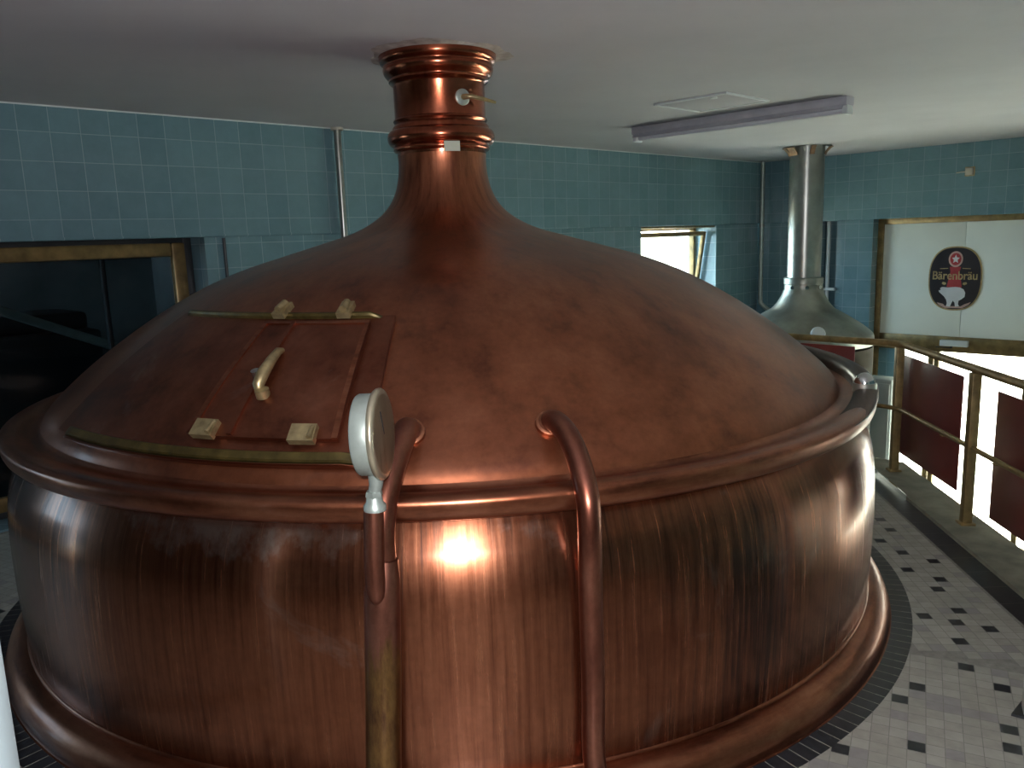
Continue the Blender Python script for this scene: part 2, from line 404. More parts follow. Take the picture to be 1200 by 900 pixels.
kb = tube('damper_handle', [kn(-57, .2, 2.048), kn(-55, .222, 2.047), kn(-52, .235, 2.046), kn(-38, .250, 2.038), kn(-26, .268, 2.030)], [.012, .011, .009, .008, .006], M['brass'], kettle, 14); kb['label'] = 'small brass lever'

# ---- sliding hatch on the dome
def dome_patch(name, az0, az1, z0, z1, o0, o1, mat, parent, na=28, nz=18, taper=0):
    """solid slab that follows the dome between two offsets"""
    V = []; F = []; UV = []
    def idx(l, i, j): return l * (na + 1) * (nz + 1) + i * (na + 1) + j
    for l, o in ((0, o0), (1, o1)):
        for i in range(nz + 1):
            z = z0 + (z1 - z0) * i / nz
            for j in range(na + 1):
                V.append(surf(az0 + (az1 - az0) * j / na, z, o))
    def uvp(i, j): return (R(az0 + (az1 - az0) * j / na) * 1.4, (z1 - z0) * 1.5 * i / nz)
    for i in range(nz):
        for j in range(na):
            F.append((idx(1, i, j), idx(1, i, j+1), idx(1, i+1, j+1), idx(1, i+1, j))); UV.append([uvp(i, j), uvp(i, j+1), uvp(i+1, j+1), uvp(i+1, j)])
            F.append((idx(0, i, j), idx(0, i+1, j), idx(0, i+1, j+1), idx(0, i, j+1))); UV.append([(0, 0)] * 4)
    for i in range(nz):
        F.append((idx(0, i, 0), idx(1, i, 0), idx(1, i+1, 0), idx(0, i+1, 0))); UV.append([uvp(i, 0)] * 4)
        F.append((idx(0, i, na), idx(0, i+1, na), idx(1, i+1, na), idx(1, i, na))); UV.append([uvp(i, na)] * 4)
    for j in range(na):
        F.append((idx(0, 0, j), idx(0, 0, j+1), idx(1, 0, j+1), idx(1, 0, j))); UV.append([uvp(0, j)] * 4)
        F.append((idx(0, nz, j), idx(1, nz, j), idx(1, nz, j+1), idx(0, nz, j+1))); UV.append([uvp(nz, j)] * 4)
    return link(name, V, F, mat, parent, True, UV, 35)
dome_patch('hatch_base', -137.5, -93.8, .905, 1.238, -.02, .016, M['hatchc'], kettle, 40, 18)
def arc_rail(name, az0, az1, z, hi, wid, mat):
    """flat-topped guide rail following the dome at height z"""
    V = []; F = []; n = 48
    nr, nz = dome_n(z); tr, tz = nz, -nr       # down-slope direction
    r0 = dome_r(z)
    sec = [(-wid/2, -.01), (-wid/2, hi*.8), (-wid/2 + .004, hi), (wid/2 - .004, hi), (wid/2, hi*.8), (wid/2, -.01)]
    for k in range(n + 1):
        az = az0 + (az1 - az0) * k / n; t = min(k, n - k) / n
        e = min(1, t * 14 + .15)
        for (a, b) in sec: V.append(pol(az, r0 + tr * a + nr * b * e, z + tz * a + nz * b * e))
    m = len(sec)
    for k in range(n):
        for j in range(m - 1): F.append((k*m + j, k*m + j + 1, (k+1)*m + j + 1, (k+1)*m + j))
        F.append((k*m + m - 1, k*m, (k+1)*m, (k+1)*m + m - 1))
    F.append(tuple(range(m))); F.append(tuple(n*m + j for j in range(m))[::-1])
    o = link(name, V, F, mat, kettle, True, None, 30); return o
o = arc_rail('hatch_rail', -136, -93.6, .912, .030, .030, M['verdigris']); o['label'] = 'green-tarnished lower hatch rail'
o = arc_rail('hatch_rail', -137, -94.8, 1.235, .034, .016, M['verdigris']); o['label'] = 'thin upper hatch rail'
arc_rail('rail_edge', -136, -93.6, .896, .030, .006, M['rim'])['label'] = 'bright copper edge below the rail'
door = dome_patch('hatch_door', -113.4, -96.9, .945, 1.212, .018, .034, M['hatchc'], kettle, 24, 16)
dome_patch('door_rib', -108.6, -108.0, .948, 1.208, .030, .042, M['hatchc'], door, 3, 12)
for (a0, a1) in ((-113.4, -112.7), (-97.5, -96.9)): dome_patch('door_edge', a0, a1, .945, 1.212, .03, .0385, M['rim'], door, 3, 12)
dome_patch('door_edge', -113.4, -96.9, 1.205, 1.212, .03, .0385, M['rim'], door, 20, 2)
for az, z, h in ((-111.2, .938, .012), (-100.3, .934, .012)):
    o = dome_patch('roller_clip', az - 1.3, az + 1.3, z, z + .035, .030, .052, M['brass'], door, 6, 4); o['label'] = 'brass roller clip'
    tube('clip_pin', [surf(az + .9, z + .030, .050), surf(az + .9, z + .004, .058)], .007, M['brass'], o, 10)
for az, z in ((-111.8, 1.222), (-101.2, 1.222)):
    o = dome_patch('roller_clip', az - 1.0, az + 1.0, z, z + .032, .030, .050, M['brass'], door, 6, 4); o['label'] = 'brass roller clip'
    tube('clip_pin', [surf(az, z + .028, .052), surf(az, z + .006, .056)], .012, M['brass'], o, 12)
# brass latch handle lying up the slope
lat = tube('latch_handle', [surf(-107.4, z, o_) for z, o_ in ((1.045, .035), (1.052, .050), (1.075, .056), (1.105, .054), (1.130, .048), (1.140, .035))], [.012, .017, .018, .015, .012, .008], M['brass'], door, 14)
lat['label'] = 'worn brass latch'
tube('latch_foot', [surf(-106.6, 1.035, .03), surf(-106.6, 1.040, .052)], .020, M['brass'], lat, 16)
tube('latch_foot', [surf(-108.6, 1.075, .03), surf(-108.6, 1.079, .058)], .013, M['chrome'], lat, 16)

# ---- pipes running down the front of the barrel
def radial_path(pts): return [pol(a, r, z) for a, r, z in spline(pts, 7)]
tube('vapour_pipe', radial_path([(-90.4, 1.500, .965), (-90.4, 1.580, .985), (-90.6, 1.665, .968), (-91.1, 1.742, .918), (-91.5, 1.795, .85), (-91.7, 1.812, .78), (-91.7, 1.812, .70), (-91.7, 1.812, .62)]), .0335, M['pipe'], kettle, 28)
tube('pipe_collar', [surf(-90.3, .969, -.01), surf(-90.3, .969, .010), surf(-90.3, .969, .014)], [.045, .043, .036], M['rim'], kettle, 26)
tube('vapour_pipe', radial_path([(-76.0, 1.500, .965), (-76.0, 1.580, .985), (-75.8, 1.665, .968), (-75.7, 1.742, .918), (-75.7, 1.796, .85), (-75.7, 1.812, .78), (-75.7, 1.812, .60), (-75.6, 1.810, .35), (-75.6, 1.808, .14), (-75.6, 1.868, .045), (-75.6, 1.875, .0)]), .030, M['pipe'], kettle, 28)
tube('pipe_collar', [surf(-76.2, .969, -.01), surf(-76.2, .969, .010), surf(-76.2, .969, .014)], [.042, .040, .033], M['rim'], kettle, 26)
tube('pipe_sleeve', [(-.0475, -1.816, .73), (-.050, -1.818, .70), (-.0535, -1.820, .675), (-.0575, -1.822, .65), (-.060, -1.824, .60), (-.067, -1.824, .45), (-.076, -1.822, .30), (-.086, -1.818, .14), (-.088, -1.892, .05), (-.088, -1.90, 0)],
     [.032, .036, .041, .0435, .044, .044, .044, .044, .042, .042], M['sleeve'], kettle, 32)['label'] = 'lower pipe sleeve with yellow-brown corrosion'
tube('gauge_pipe', [(-.060, -1.850, .862), (-.0625, -1.852, .80), (-.066, -1.856, .72), (-.066, -1.856, .68), (-.065, -1.853, .655), (-.064, -1.848, .64), (-.063, -1.840, .630)], [.0235, .0240, .0240, .0240, .022, .017, .008], M['pipe'], kettle, 24)

# ---- dial gauge on top of its pipe
g = tag(empty('dial_thermometer', (-.057, -1.846, .862)), 'round dial thermometer in a zinc case seen edge-on, standing on the left front pipe', 'thermometer')
def gp(x, y, z): return (x + .057, y + 1.846, z - .862)
nd = Vector((1, -.09, .03)).normalized(); gc = Vector((-.034, -1.86, 1.046)); base = Vector((-.057, -1.846, .862))
def disc(name, offs, rads, mat, parent, seg=56): return tube(name, [gc + nd * o - base for o in offs], rads, mat, parent, seg)
disc('case', [-.046, -.044, -.040, -.002, .0], [.082, .0905, .093, .093, .092], M['zinc'], g)
bz = disc('bezel', [-.006, -.004, .000, .006, .010, .012, .012, .006], [.094, .100, .1035, .1045, .102, .098, .0905, .089], M['nickel'], g)
disc('dial', [.001, .0065], [.090, .090], M['dialglass'], g)
tube('pointer', [gc + nd * .009 - base, gc + nd * .009 + Vector((0, -.02, .055)) - base], [.004, .0015], M['dark'], g, 8)
tube('stem', [(0.008, 0, .092), (.006, 0, .062), (.002, 0, .045), (0, 0, .036)], [.020, .016, .015, .015], M['zinc'], g, 20)
tube('stem_nut', [(0, 0, .046), (0, 0, .036), (0, 0, .032)], [.019, .021, .019], M['zinc'], g, 6)
tube('fitting', [(0, 0, .034), (0, 0, .020), (0, 0, .012), (0, 0, .0)], [.018, .020, .0265, .026], M['zinc'], g, 24)

# ================================================================== FAR STEEL KETTLE
KC = (3.20, 4.41)
k2 = tag(empty('steel_brew_kettle', (KC[0], KC[1], LOW)), 'grey steel brewing kettle with a tall thin chimney, beyond the railing by the corner', 'brewing kettle')
def rev2(name, prof, mat, seg=96, ang=35): return revolve(name, [(r, z - LOW) for r, z in prof], mat, k2, seg, ang=ang)
rev2('chimney', [(.163, 2.243), (.161, 2.15), (.160, 1.0), (.160, .985)], M['steel'])
rev2('collar', [(.162, .995), (.183, .992), (.187, .985), (.187, .93), (.180, .925), (.182, .875), (.19, .855)], M['steel2'])
rev2('dome', spline([(.188, .872), (.205, .82), (.245, .75), (.285, .70), (.315, .675), (.37, .645), (.46, .59), (.56, .525), (.64, .46), (.665, .42), (.67, .34)], 6), M['steel2'])
rev2('body', [(.664, .32), (.664, -.5), (.664, -1.4), (.66, LOW + .001)], simple('darkened_brown_body', (.03, .025, .018), .85, 0, .2, 6, spec=.08))  # body colour darkened to stand in for dimmer window light on it
sg = tube('sight_glass', [Vector(p) - Vector((KC[0], KC[1], LOW)) for p in ((3.14, 3.87, .47), (3.13, 3.80, .505), (3.128, 3.786, .513))], [.066, .066, .056], M['white'], k2, 28); sg['label'] = 'pale round sight glass'
for az in (-100, -60, -140):
    tube('collar_bolt', [(.186 * math.cos(R(az)), .186 * math.sin(R(az)), .90 - LOW), (.205 * math.cos(R(az)), .205 * math.sin(R(az)), .90 - LOW)], .018, M['chrome'], k2, 12)
for az, s_ in ((-155, 1), (-30, 1), (178, .8), (-8, .8), (-95, .5)):
    V = []; c, sn = math.cos(R(az)), math.sin(R(az)); tx_, ty_ = -sn, c
    for (rr, zz) in ((.160, 2.165), (.172, 2.19), (.205, 2.225 + .0), (.225, 2.236)):
        for t in (-.045 * s_, .045 * s_):
            for th in (0, .006): V.append(((rr + th) * c + tx_ * t, (rr + th) * sn + ty_ * t, zz - LOW - th))
    F = []
    for i in range(3):
        a = i * 4; F += [(a, a+2, a+6, a+4), (a+1, a+5, a+7, a+3), (a, a+4, a+5, a+1), (a+2, a+3, a+7, a+6)]
    F += [(0, 1, 3, 2), (12, 14, 15, 13)]
    o = link('torn_flap', V, F, M['rust'], k2, True); o['label'] = 'bent rusty metal flap'

# ================================================================== ROOM SHELL
SB0, SB1 = -.35, 14.0      # extent along the long wall
SR1 = 7.4                  # extent along the window wall
def wall_boxes(name, boxes, ang, openings=None):
    mb = MB()
    for (x0, x1, y0, y1, z0, z1) in boxes: mb.box((x0, y0, z0), (x1, y1, z1))
    return struct(mb.build(name, M['tile'], None, CORN, ang, smooth=False))
RC = .04   # step back below the lintel
DW = .24
# long tiled wall; local y>0 is into the room
mb = MB()
mb.box((0, -.40, HL), (SB1, 0, HC), .0)
for (x0, x1) in ((-.0, .93), (2.32, 6.78), (11.0, SB1)): mb.box((x0, -.40, LOW), (x1, -RC, HL))
mb.box((.93, -.40, LOW), (2.32, -RC, .55)); mb.box((6.78, -.40, LOW), (11.0, -RC, .012))
struct(mb.build('wall_back', M['tile'], None, CORN, ANG_B, smooth=False))
# rounded bottom tiles of the lintel (bull-nosed edge)
def edge_bar(name, x1, ang, sgn):
    pts = [(0, 0), (0, -.006), (-.004, -.010), (-.02, -.010), (-.02, 0)]
    V = []; F = []
    for x in (0, x1):
        for (a, b) in [(.003, .012), (.0035, .002), (.001, -.004), (-.004, -.006), (-.03, -.006), (-.03, .012)]: V.append((x, a * sgn, HL + b))
    for j in range(6): F.append((j, (j+1) % 6, 6 + (j+1) % 6, 6 + j))
    F += [(0, 5, 4, 3, 2, 1), (6, 7, 8, 9, 10, 11)]
    return struct(link(name, V, F, M['tile'], None, True, None, 60, loc=CORN, rot=ang))
edge_bar('trim_1', SB1, ANG_B, 1); edge_bar('trim_2', SR1, ANG_R, -1)
mb = MB(); mb.box((0, 0, HC - .007), (SB1, .006, HC)); struct(mb.build('trim_7', M['white'], None, CORN, ANG_B, smooth=False))
# window wall; local y<0 is into the room
mb = MB()
mb.box((0, 0, HL), (SR1, .40, HC))
mb.box((-.36, RC, LOW), (.72, .40, HL)); mb.box((.72, .20, LOW), (.95, .40, HL)); mb.box((.95, RC, LOW), (1.295, .40, HL))
mb.box((6.9, RC, LOW), (SR1, .40, HL)); mb.box((1.295, RC, LOW - .12), (6.9, .40, LOW + .02))
struct(mb.build('wall_right', M['tile'], None, CORN, ANG_R, smooth=False))
# the two walls behind the camera
mb = MB()
mb.box((SB1, -.4, LOW), (SB1 + .3, SR1 + .3, HC))
struct(mb.build('wall_left', M['tile'], None, CORN, ANG_B, smooth=False))
mb = MB()
mb.box((-.4, SR1, LOW), (SB1, SR1 + .3, HC))
struct(mb.build('wall_front', M['tile'], None, CORN, ANG_B, smooth=False))
mb = MB(); mb.box((-.4, -.4, HC), (SB1 + .3, SR1 + .3, HC + .25))
struct(mb.build('ceiling', M['ceil'], None, CORN, ANG_B, smooth=False))

# ------------------------------------------------------------------ windows
def pane_frame(name, x0, x1, z0, z1, yc, w, th, mat, parent, bev=.006):
    mb = MB()
    mb.box((x0, yc - th/2, z0), (x0 + w, yc + th/2, z1), bev); mb.box((x1 - w, yc - th/2, z0), (x1, yc + th/2, z1), bev)
    mb.box((x0 + w, yc - th/2, z1 - w), (x1 - w, yc + th/2, z1), bev); mb.box((x0 + w, yc - th/2, z0), (x1 - w, yc + th/2, z0 + w), bev)
    return mb.build(name, mat, parent)
# window 1: dark window at the left
w1 = struct(empty('window_1', CORN, ANG_B))
pane_frame('frame', 6.78, 11.0, .014, HL - .002, -.27, .055, .07, M['dark'], w1)
sash = pane_frame('sash', 6.825, 10.96, .05, HL - .030, -.255, .085, .06, M['frame'], w1, .014)
mb = MB(); mb.box((7.30, -.30, .12), (7.325, -.262, HL - .115), .003); mb.build('glazing_bar', M['dark'], w1)
mb = MB(); mb.box((6.90, -.262, .12), (10.89, -.256, HL - .11)); mb.build('pane', M['darkglass'], w1)
# window 2: tilted open hopper window by the corner
w2 = struct(empty('window_2', CORN, ANG_B))
pane_frame('frame', .93, 2.32, .55, HL - .002, -.33, .05, .06, M['frame'], w2)
sash = empty('sash', (0, -.30, .60)); sash.parent = w2; sash.rotation_euler = (R(-9), 0, 0)
pane_frame('sash_frame', .965, 2.285, 0, .885, 0, .045, .04, M['frame'], sash)
mb = MB(); mb.box((1.0, -.003, .03), (2.25, .003, .85)); mb.build('pane', M['glass'], sash)
mb = MB(); mb.box((.93, -.30, HL - .03), (2.32, -.06, HL - .012), .004); mb.build('blind_box', M['brass'], w2)
# window 3: glass front with white board above, in the window wall
w3 = struct(empty('window_3', CORN, ANG_R))
YF = .20
fr = MB()
fr.box((1.297, YF - .03, LOW + .02), (1.357, YF + .04, HL - .001), .005); fr.box((6.84, YF - .03, LOW + .02), (6.9, YF + .04, HL), .005)
fr.box((1.357, YF - .03, HL - .065), (6.84, YF + .04, HL - .001), .005); fr.box((1.357, YF - .02, .135), (6.84, YF + .03, .30), .005)
fr.box((1.357, YF - .03, LOW + .02), (6.84, YF + .04, LOW + .10), .005)
fr.build('frame', M['frame'], w3)
for x in (1.885, 1.945): 
    mb = MB(); mb.box((x, YF - .035, LOW + .1), (x + .048, YF + .035, .137), .005); mb.build('mullion', M['railpaint'], w3)
for x in (2.78, 3.75, 4.7, 5.7):
    mb = MB(); mb.box((x, YF - .03, LOW + .1), (x + .05, YF + .03, .137), .005); mb.build('mullion', M['frame'], w3)
mb = MB()
for x0, x1 in ((1.357, 2.165), (2.170, 3.4), (3.405, 4.7), (4.705, 6.84)): mb.box((x0, YF - .004, .30), (x1, YF + .012, HL - .065), .001)
mb.box((1.357, YF + .013, .30), (6.84, YF + .03, HL - .065))
mb.build('board_panel', M['board'], w3)['label'] = 'off-white boarding above the glass'
mb = MB(); mb.box((1.357, YF - .006, LOW + .1), (1.60, YF + .010, .135)); mb.build('infill_panel', M['tile'], w3)
for x0, x1 in ((1.60, 1.885), (1.993, 2.78), (2.83, 3.75), (3.80, 4.7), (4.75, 5.7), (5.75, 6.84)):
    mb = MB(); mb.box((x0, YF - .003, LOW + .1), (x1, YF + .003, .135)); mb.build('pane', M['glass'], w3)
# door closer on the glass front
dc = tag(empty('door_closer', CORN + W * 2.0 - U * 0 + Vector((0, 0, .205)), ANG_R), 'light grey door closer box on the transom under the white boarding', 'door closer')
mb = MB(); mb.box((0, YF - .075, 0), (.27, YF - .022, .062), .006); mb.build('closer_body', M['white'], dc)
mb = MB(); mb.box((.10, YF - .055, -.02), (.118, YF - .04, .0)); mb.box((-.04, YF - .06, -.022), (.118, YF - .045, -.012), .002); mb.build('closer_arm', M['dark'], dc)

# ------------------------------------------------------------------ beer sign
sg = tag(empty('brewery_sign', CORN + W * 2.092 - U * (YF - .005) + Vector((0, 0, .905)), ANG_R), 'black oval brewery sign with gold edge, red centre and white bear on the white boarding', 'sign')
def oval(rx, rz, n=64, p=2.5):
    o = []
    for k in range(n):
        a = 2 * PI * k / n; c, s_ = math.cos(a), math.sin(a)
        o.append((rx * math.copysign(abs(c) ** (2 / p), c), rz * math.copysign(abs(s_) ** (2 / p), s_)))
    return o
XZ = Matrix(((.97, 0, 0, 0), (0, 0, -1, 0), (0, 1.158, 0, 0), (0, 0, 0, 1)))   # (x,y)->(x,z), depth towards the room
def flat(name, poly, d0, d1, mat, parent):
    mb = MB(); mb.prism(poly, d0, d1, 0, XZ); return mb.build(name, mat, parent)
flat('gold_border', oval(.262, .285), 0, .010, M['signgold'], sg)
flat('face', oval(.250, .273), .010, .013, M['signblk'], sg)
def circ(cx, cz, r, n=28): return [(cx + r * math.cos(2*PI*k/n), cz + r * math.sin(2*PI*k/n)) for k in range(n)]
flat('emblem_ring', circ(0, .172, .070), .013, .0145, M['signpink'], sg)
flat('emblem_disc', circ(0, .172, .054), .0145, .0155, M['signred'], sg)
star = []
for k in range(10):
    a = PI/2 + k * PI / 5; r = .040 if k % 2 == 0 else .019; star.append((r * math.cos(a), .172 + r * math.sin(a)))
flat('emblem_star', star, .0155, .0165, M['signwhite'], sg)
flat('red_centre', [(-.055, .105), (.055, .105), (.045, .06), (.060, -.005), (.075, -.075), (.03, -.085), (-.03, -.085), (-.075, -.075), (-.060, -.005), (-.045, .06)], .013, .0138, M['signred'], sg)
flat('gold_line', [(-.15, .085), (-.07, .088), (-.07, .094), (-.15, .091)], .013, .0142, M['signgold'], sg)
flat('gold_line', [(.15, .085), (.07, .088), (.07, .094), (.15, .091)], .013, .0142, M['signgold'], sg)
# white bear, head lowered between its shoulders
bear = [(-.150, -.095), (-.120, -.076), (-.060, -.080), (.010, -.074), (.060, -.078), (.095, -.095), (.112, -.125), (.108, -.160), (.080, -.182), (.052, -.196), (.048, -.225), (.060, -.245), (.020, -.250), (.014, -.215),
        (-.004, -.196), (-.018, -.222), (-.030, -.252), (-.070, -.248), (-.062, -.222), (-.070, -.190), (-.095, -.160), (-.128, -.135), (-.150, -.118)]
flat('white_bear', bear, .0142, .0152, M['signwhite'], sg)
flat('bear_ear', circ(-.142, -.098, .009, 12), .0152, .0158, M['signblk'], sg)
flat('ice_floe', [(-.165, -.215), (-.10, -.228), (-.08, -.246), (.075, -.246), (.11, -.226), (.172, -.205), (.150, -.232), (.09, -.262), (-.08, -.264), (-.14, -.240)], .0130, .0142, M['signpink'], sg)
for sx in (-1, 1): flat('gold_crest', [(sx*.085, -.035), (sx*.115, -.03), (sx*.125, -.045), (sx*.10, -.058), (sx*.08, -.05)], .0138, .0146, M['signgold'], sg)
fc = bpy.data.curves.new('lettering', 'FONT'); fc.body = 'Bärenbräu'; fc.size = .098; fc.align_x = 'CENTER'; fc.align_y = 'CENTER'; fc.extrude = .001; fc.offset = .0012
fo = bpy.data.objects.new('lettering_tmp', fc); COL.objects.link(fo)
bpy.context.view_layer.update()
me = bpy.data.meshes.new_from_object(fo.evaluated_get(bpy.context.evaluated_depsgraph_get()))
bpy.data.objects.remove(fo)
me.materials.clear(); me.materials.append(M['signgold'])
xs = [v.co.x for v in me.vertices]; wd = max(xs) - min(xs); mid = (max(xs) + min(xs)) / 2
for v in me.vertices:
    x = (v.co.x - mid) * .425 / wd; y = v.co.y * 1.25; v.co = (x, -.0158 - v.co.z, y + .028)
lo = bpy.data.objects.new('lettering', me); COL.objects.link(lo); lo.parent = sg; lo['label'] = 'gold word reading Bärenbräu'

# ------------------------------------------------------------------ things on the walls
def on_b(s, off): return CORN + U * s + W * off
def on_r(s, off): return CORN + W * s + U * off
p1 = tag(empty('wall_pipe', on_b(5.826, .045)), 'thin steel pipe rising up the tiled wall to the ceiling, left of the copper neck', 'pipe')
tube('pipe_run', [(0, 0, .25), (0, 0, 2.243)], .0245, M['steel'], p1, 20)
tube('ceiling_rose', [(0, 0, 2.225), (0, 0, 2.243)], .042, M['cream'], p1, 20)
mb = MB(); mb.box((-.03, -.046, 1.30), (.03, .01, 1.33), .003); mb.build('pipe_clip', M['steel'], p1, rot=ANG_B)
p2 = tag(empty('wall_pipe', on_b(.10, .06)), 'thin grey pipe running down the room corner left of the steel chimney', 'pipe')
cv = spline([(0, 0, 2.243), (0, 0, 2.0), (0, 0, 1.0), (0, 0, .66), (.012, -.006, .60), (.07, -.04, .54), (.12, -.07, .50)], 6)
tube('pipe_run', cv, .026, M['zinc'], p2, 16)
tube('pipe_clip', [(0, 0, 1.50), (0, 0, 1.53)], .036, M['steel'], p2, 16)
p3 = tag(empty('wall_conduit', on_r(.765, -.13)), 'pale thin conduit in the wall niche right behind the steel chimney', 'pipe')
tube('pipe_run', [(0, 0, LOW + .02), (0, 0, 1.535)], .022, M['white'], p3, 12)
mb = MB(); mb.box((-.05, -.03, .76), (.10, .03, .79), .004); mb.build('cross_clip', M['white'], p3, rot=ANG_R)
p4 = tag(tube('wall_cable', [(0, 0, .62), (0, 0, HL - .012)], .010, M['dark'], None, 12, loc=on_b(6.66, -.027)), 'thin dark cable running down the teal tiles beside the dark window', 'cable')
jb = tag(empty('junction_box', on_r(2.225, 0) + Vector((0, 0, 1.965)), ANG_R), 'small cream junction box high on the teal tiles above the white boarding', 'junction box')
mb = MB(); mb.box((-.035, -.035, -.035), (.035, 0, .035), .006); mb.build('box_body', M['cream'], jb)
mb = MB(); mb.box((-.045, -.006, -.045), (.045, 0, .045), .003); mb.build('back_plate', M['brass'], jb)
tube('cable_stub', [(-.035, -.012, 0), (-.08, -.010, .0), (-.12, -.008, -.004)], .006, M['cream'], jb, 10)

# cabinet behind the post
cb = tag(empty('grey_cabinet', on_r(1.37, .01) + Vector((0, 0, LOW)), ANG_R), 'grey enamel cabinet standing below the white boarding behind the railing corner', 'cabinet')
mb = MB(); mb.box((0, -.22, 0), (.30, .035, 1.80), .02, seg=3); mb.build('cabinet_body', M['cabinet'], cb)
mb = MB(); mb.box((.015, -.235, .06), (.285, -.218, 1.76), .008); mb.build('cabinet_door', M['cabinet'], cb)

# ------------------------------------------------------------------ ceiling things
# plaster edge round the copper neck
V = []; F = []; n = 72
for k in range(n):
    a = 2 * PI * k / n; ro = .30 + .02 * math.sin(3 * a + 1) + .014 * math.sin(7 * a) + random.uniform(-.008, .008)
    for rr, zz in ((.246, 2.2445), (.252, 2.238), (.27, 2.240), (ro, 2.2448)): V.append((rr * math.cos(a), rr * math.sin(a), zz))
for k in range(n):
    k2_ = (k + 1) % n
    for j in range(3): F.append((k*4 + j, k2_*4 + j, k2_*4 + j + 1, k*4 + j + 1))
struct(link('trim_3', V, F, M['plaster'], None, True))
lm = tag(empty('fluorescent_lamp', Vector((1.81, 2.01, HC)), ANG_R), 'unlit long fluorescent batten lamp on the ceiling', 'lamp')
mb = MB(); mb.box((-.80, -.055, -.055), (.80, .055, -.001), .006); mb.build('housing', M['lamphouse'], lm)
mb = MB()
prof = [(-.07, -.075), (-.055, -.05), (.055, -.05), (.07, -.075), (.066, -.078), (.05, -.056), (-.05, -.056), (-.066, -.078)]
YZ = Matrix(((0, 0, 1, 0), (1, 0, 0, 0), (0, 1, 0, 0), (0, 0, 0, 1)))
mb.prism(prof, -.78, .78, 0, YZ); mb.build('reflector', M['lamphouse'], lm)
tube('light_tube', [(-.765, 0, -.082), (.765, 0, -.082)], .017, M['tube'], lm, 18)
for s_ in (-1, 1):
    mb = MB(); mb.box((s_ * .80, -.04, -.105), (s_ * .765, .04, -.05), .006); mb.build('lamp_holder', M['white'], lm)
hc = Vector((1.541, 1.48, HC))
ch = tag(empty('ceiling_hatch', hc, ANG_B), 'flat square access panel in the ceiling beside the fluorescent lamp', 'access panel')
pm = MB()
for a, b in (((-.25, -.25), (.25, -.235)), ((-.25, .235), (.25, .25)), ((-.25, -.235), (-.235, .235)), ((.235, -.235), (.25, .235))): pm.box((a[0], a[1], -.012), (b[0], b[1], -.0005), .002)
pm.build('hatch_frame', M['white'], ch)
mb = MB(); mb.box((-.234, -.234, -.006), (.234, .234, -.001), .001); mb.build('hatch_panel', M['ceil'], ch)
tube('catch', [(.17, .12, -.005), (.17, .12, -.014)], .022, M['white'], ch, 16)

# ================================================================== PLATFORM FLOOR
DS = Vector((.1052, .9944, 0))                    # strip direction
def sx_in(y): return 2.208 + .1075 * (y + .13)     # inner edge of the black strip
def sx_out(y): return 2.320 + .1075 * (y + .13)
def cx_out(y): return 2.545 + .1075 * (y + .13)
YE = 1.20                                         # platform corner
def to_wall(p):                                    # from p along -W to the long wall
    return p - W * ((p - CORN).dot(W) - (-RC))
cor_in = Vector((sx_in(YE - .22), YE - .22, 0)); cor_out = Vector((cx_out(YE) , YE, 0))
wall_in, wall_out = to_wall(cor_in), to_wall(cor_out)
Z0 = -.22
YN = -7.5
far_s, far_w = CORN + U * SB1, None
# polygon of the slab (counter-clockwise)
def room_pt(s, w): return CORN + U * s + W * w
Pn = Vector((cx_out(-3.2), -3.2, 0))
slab = [cor_out, wall_out, room_pt(SB1, -RC), room_pt(SB1, SR1), room_pt((Pn - CORN).dot(U) , SR1)]
# where the curb line meets the front wall
t = 0; q = cor_out.copy(); dd = -Vector((.1075, 1, 0))
while (q - CORN).dot(W) < SR1 and t < 4000: q = q + dd * .005; t += 1
slab[-1] = q
fl = MB()
fl.prism([(p.x, p.y) for p in slab], Z0, 0.0)
tmpbm = fl.bm
verts = [tuple(v.co) for v in tmpbm.verts]; tmpbm.verts.index_update(); faces = [tuple(v.index for v in f.verts) for f in tmpbm.faces]; fm = [0] * len(faces); tmpbm.free()
mats = [M['grout'], M['tl0'], M['tl1'], M['tl2'], M['black']]
BLK = [(2.108, .269), (2.122, .115), (2.008, -.024), (2.035, -.184), (1.963, -.338), (2.121, -.298), (2.045, -.45), (1.985, -.546), (1.958, -.751), (1.798, -.796), (1.889, -.854), (1.982, -.915), (1.823, -.956),
       (1.63, -1.037), (1.863, -1.109), (1.766, -1.175), (1.557, -1.238), (1.826, -1.263), (1.461, -1.302), (1.154, -1.549), (1.373, -1.548), (1.538, -1.66), (1.659, -1.608), (1.692, -1.497)]
def in_slab(x, y):
    p = Vector((x, y, 0)) - CORN
    if p.dot(U) > SB1 - .05 or p.dot(W) > SR1 - .05 or p.dot(W) < .0: return False
    if x > sx_in(y) - .03: return False
    return (Vector((x, y, 0)) - cor_in).dot(U) > .05
def div_side(x, y):                                # >0: strip-aligned part
    return (Vector((x, y, 0)) - Vector((1.605, -1.014, 0))).dot(Vector((.41, .91, 0)))
TS = .0485; GAP = .0012; ZT = .0015
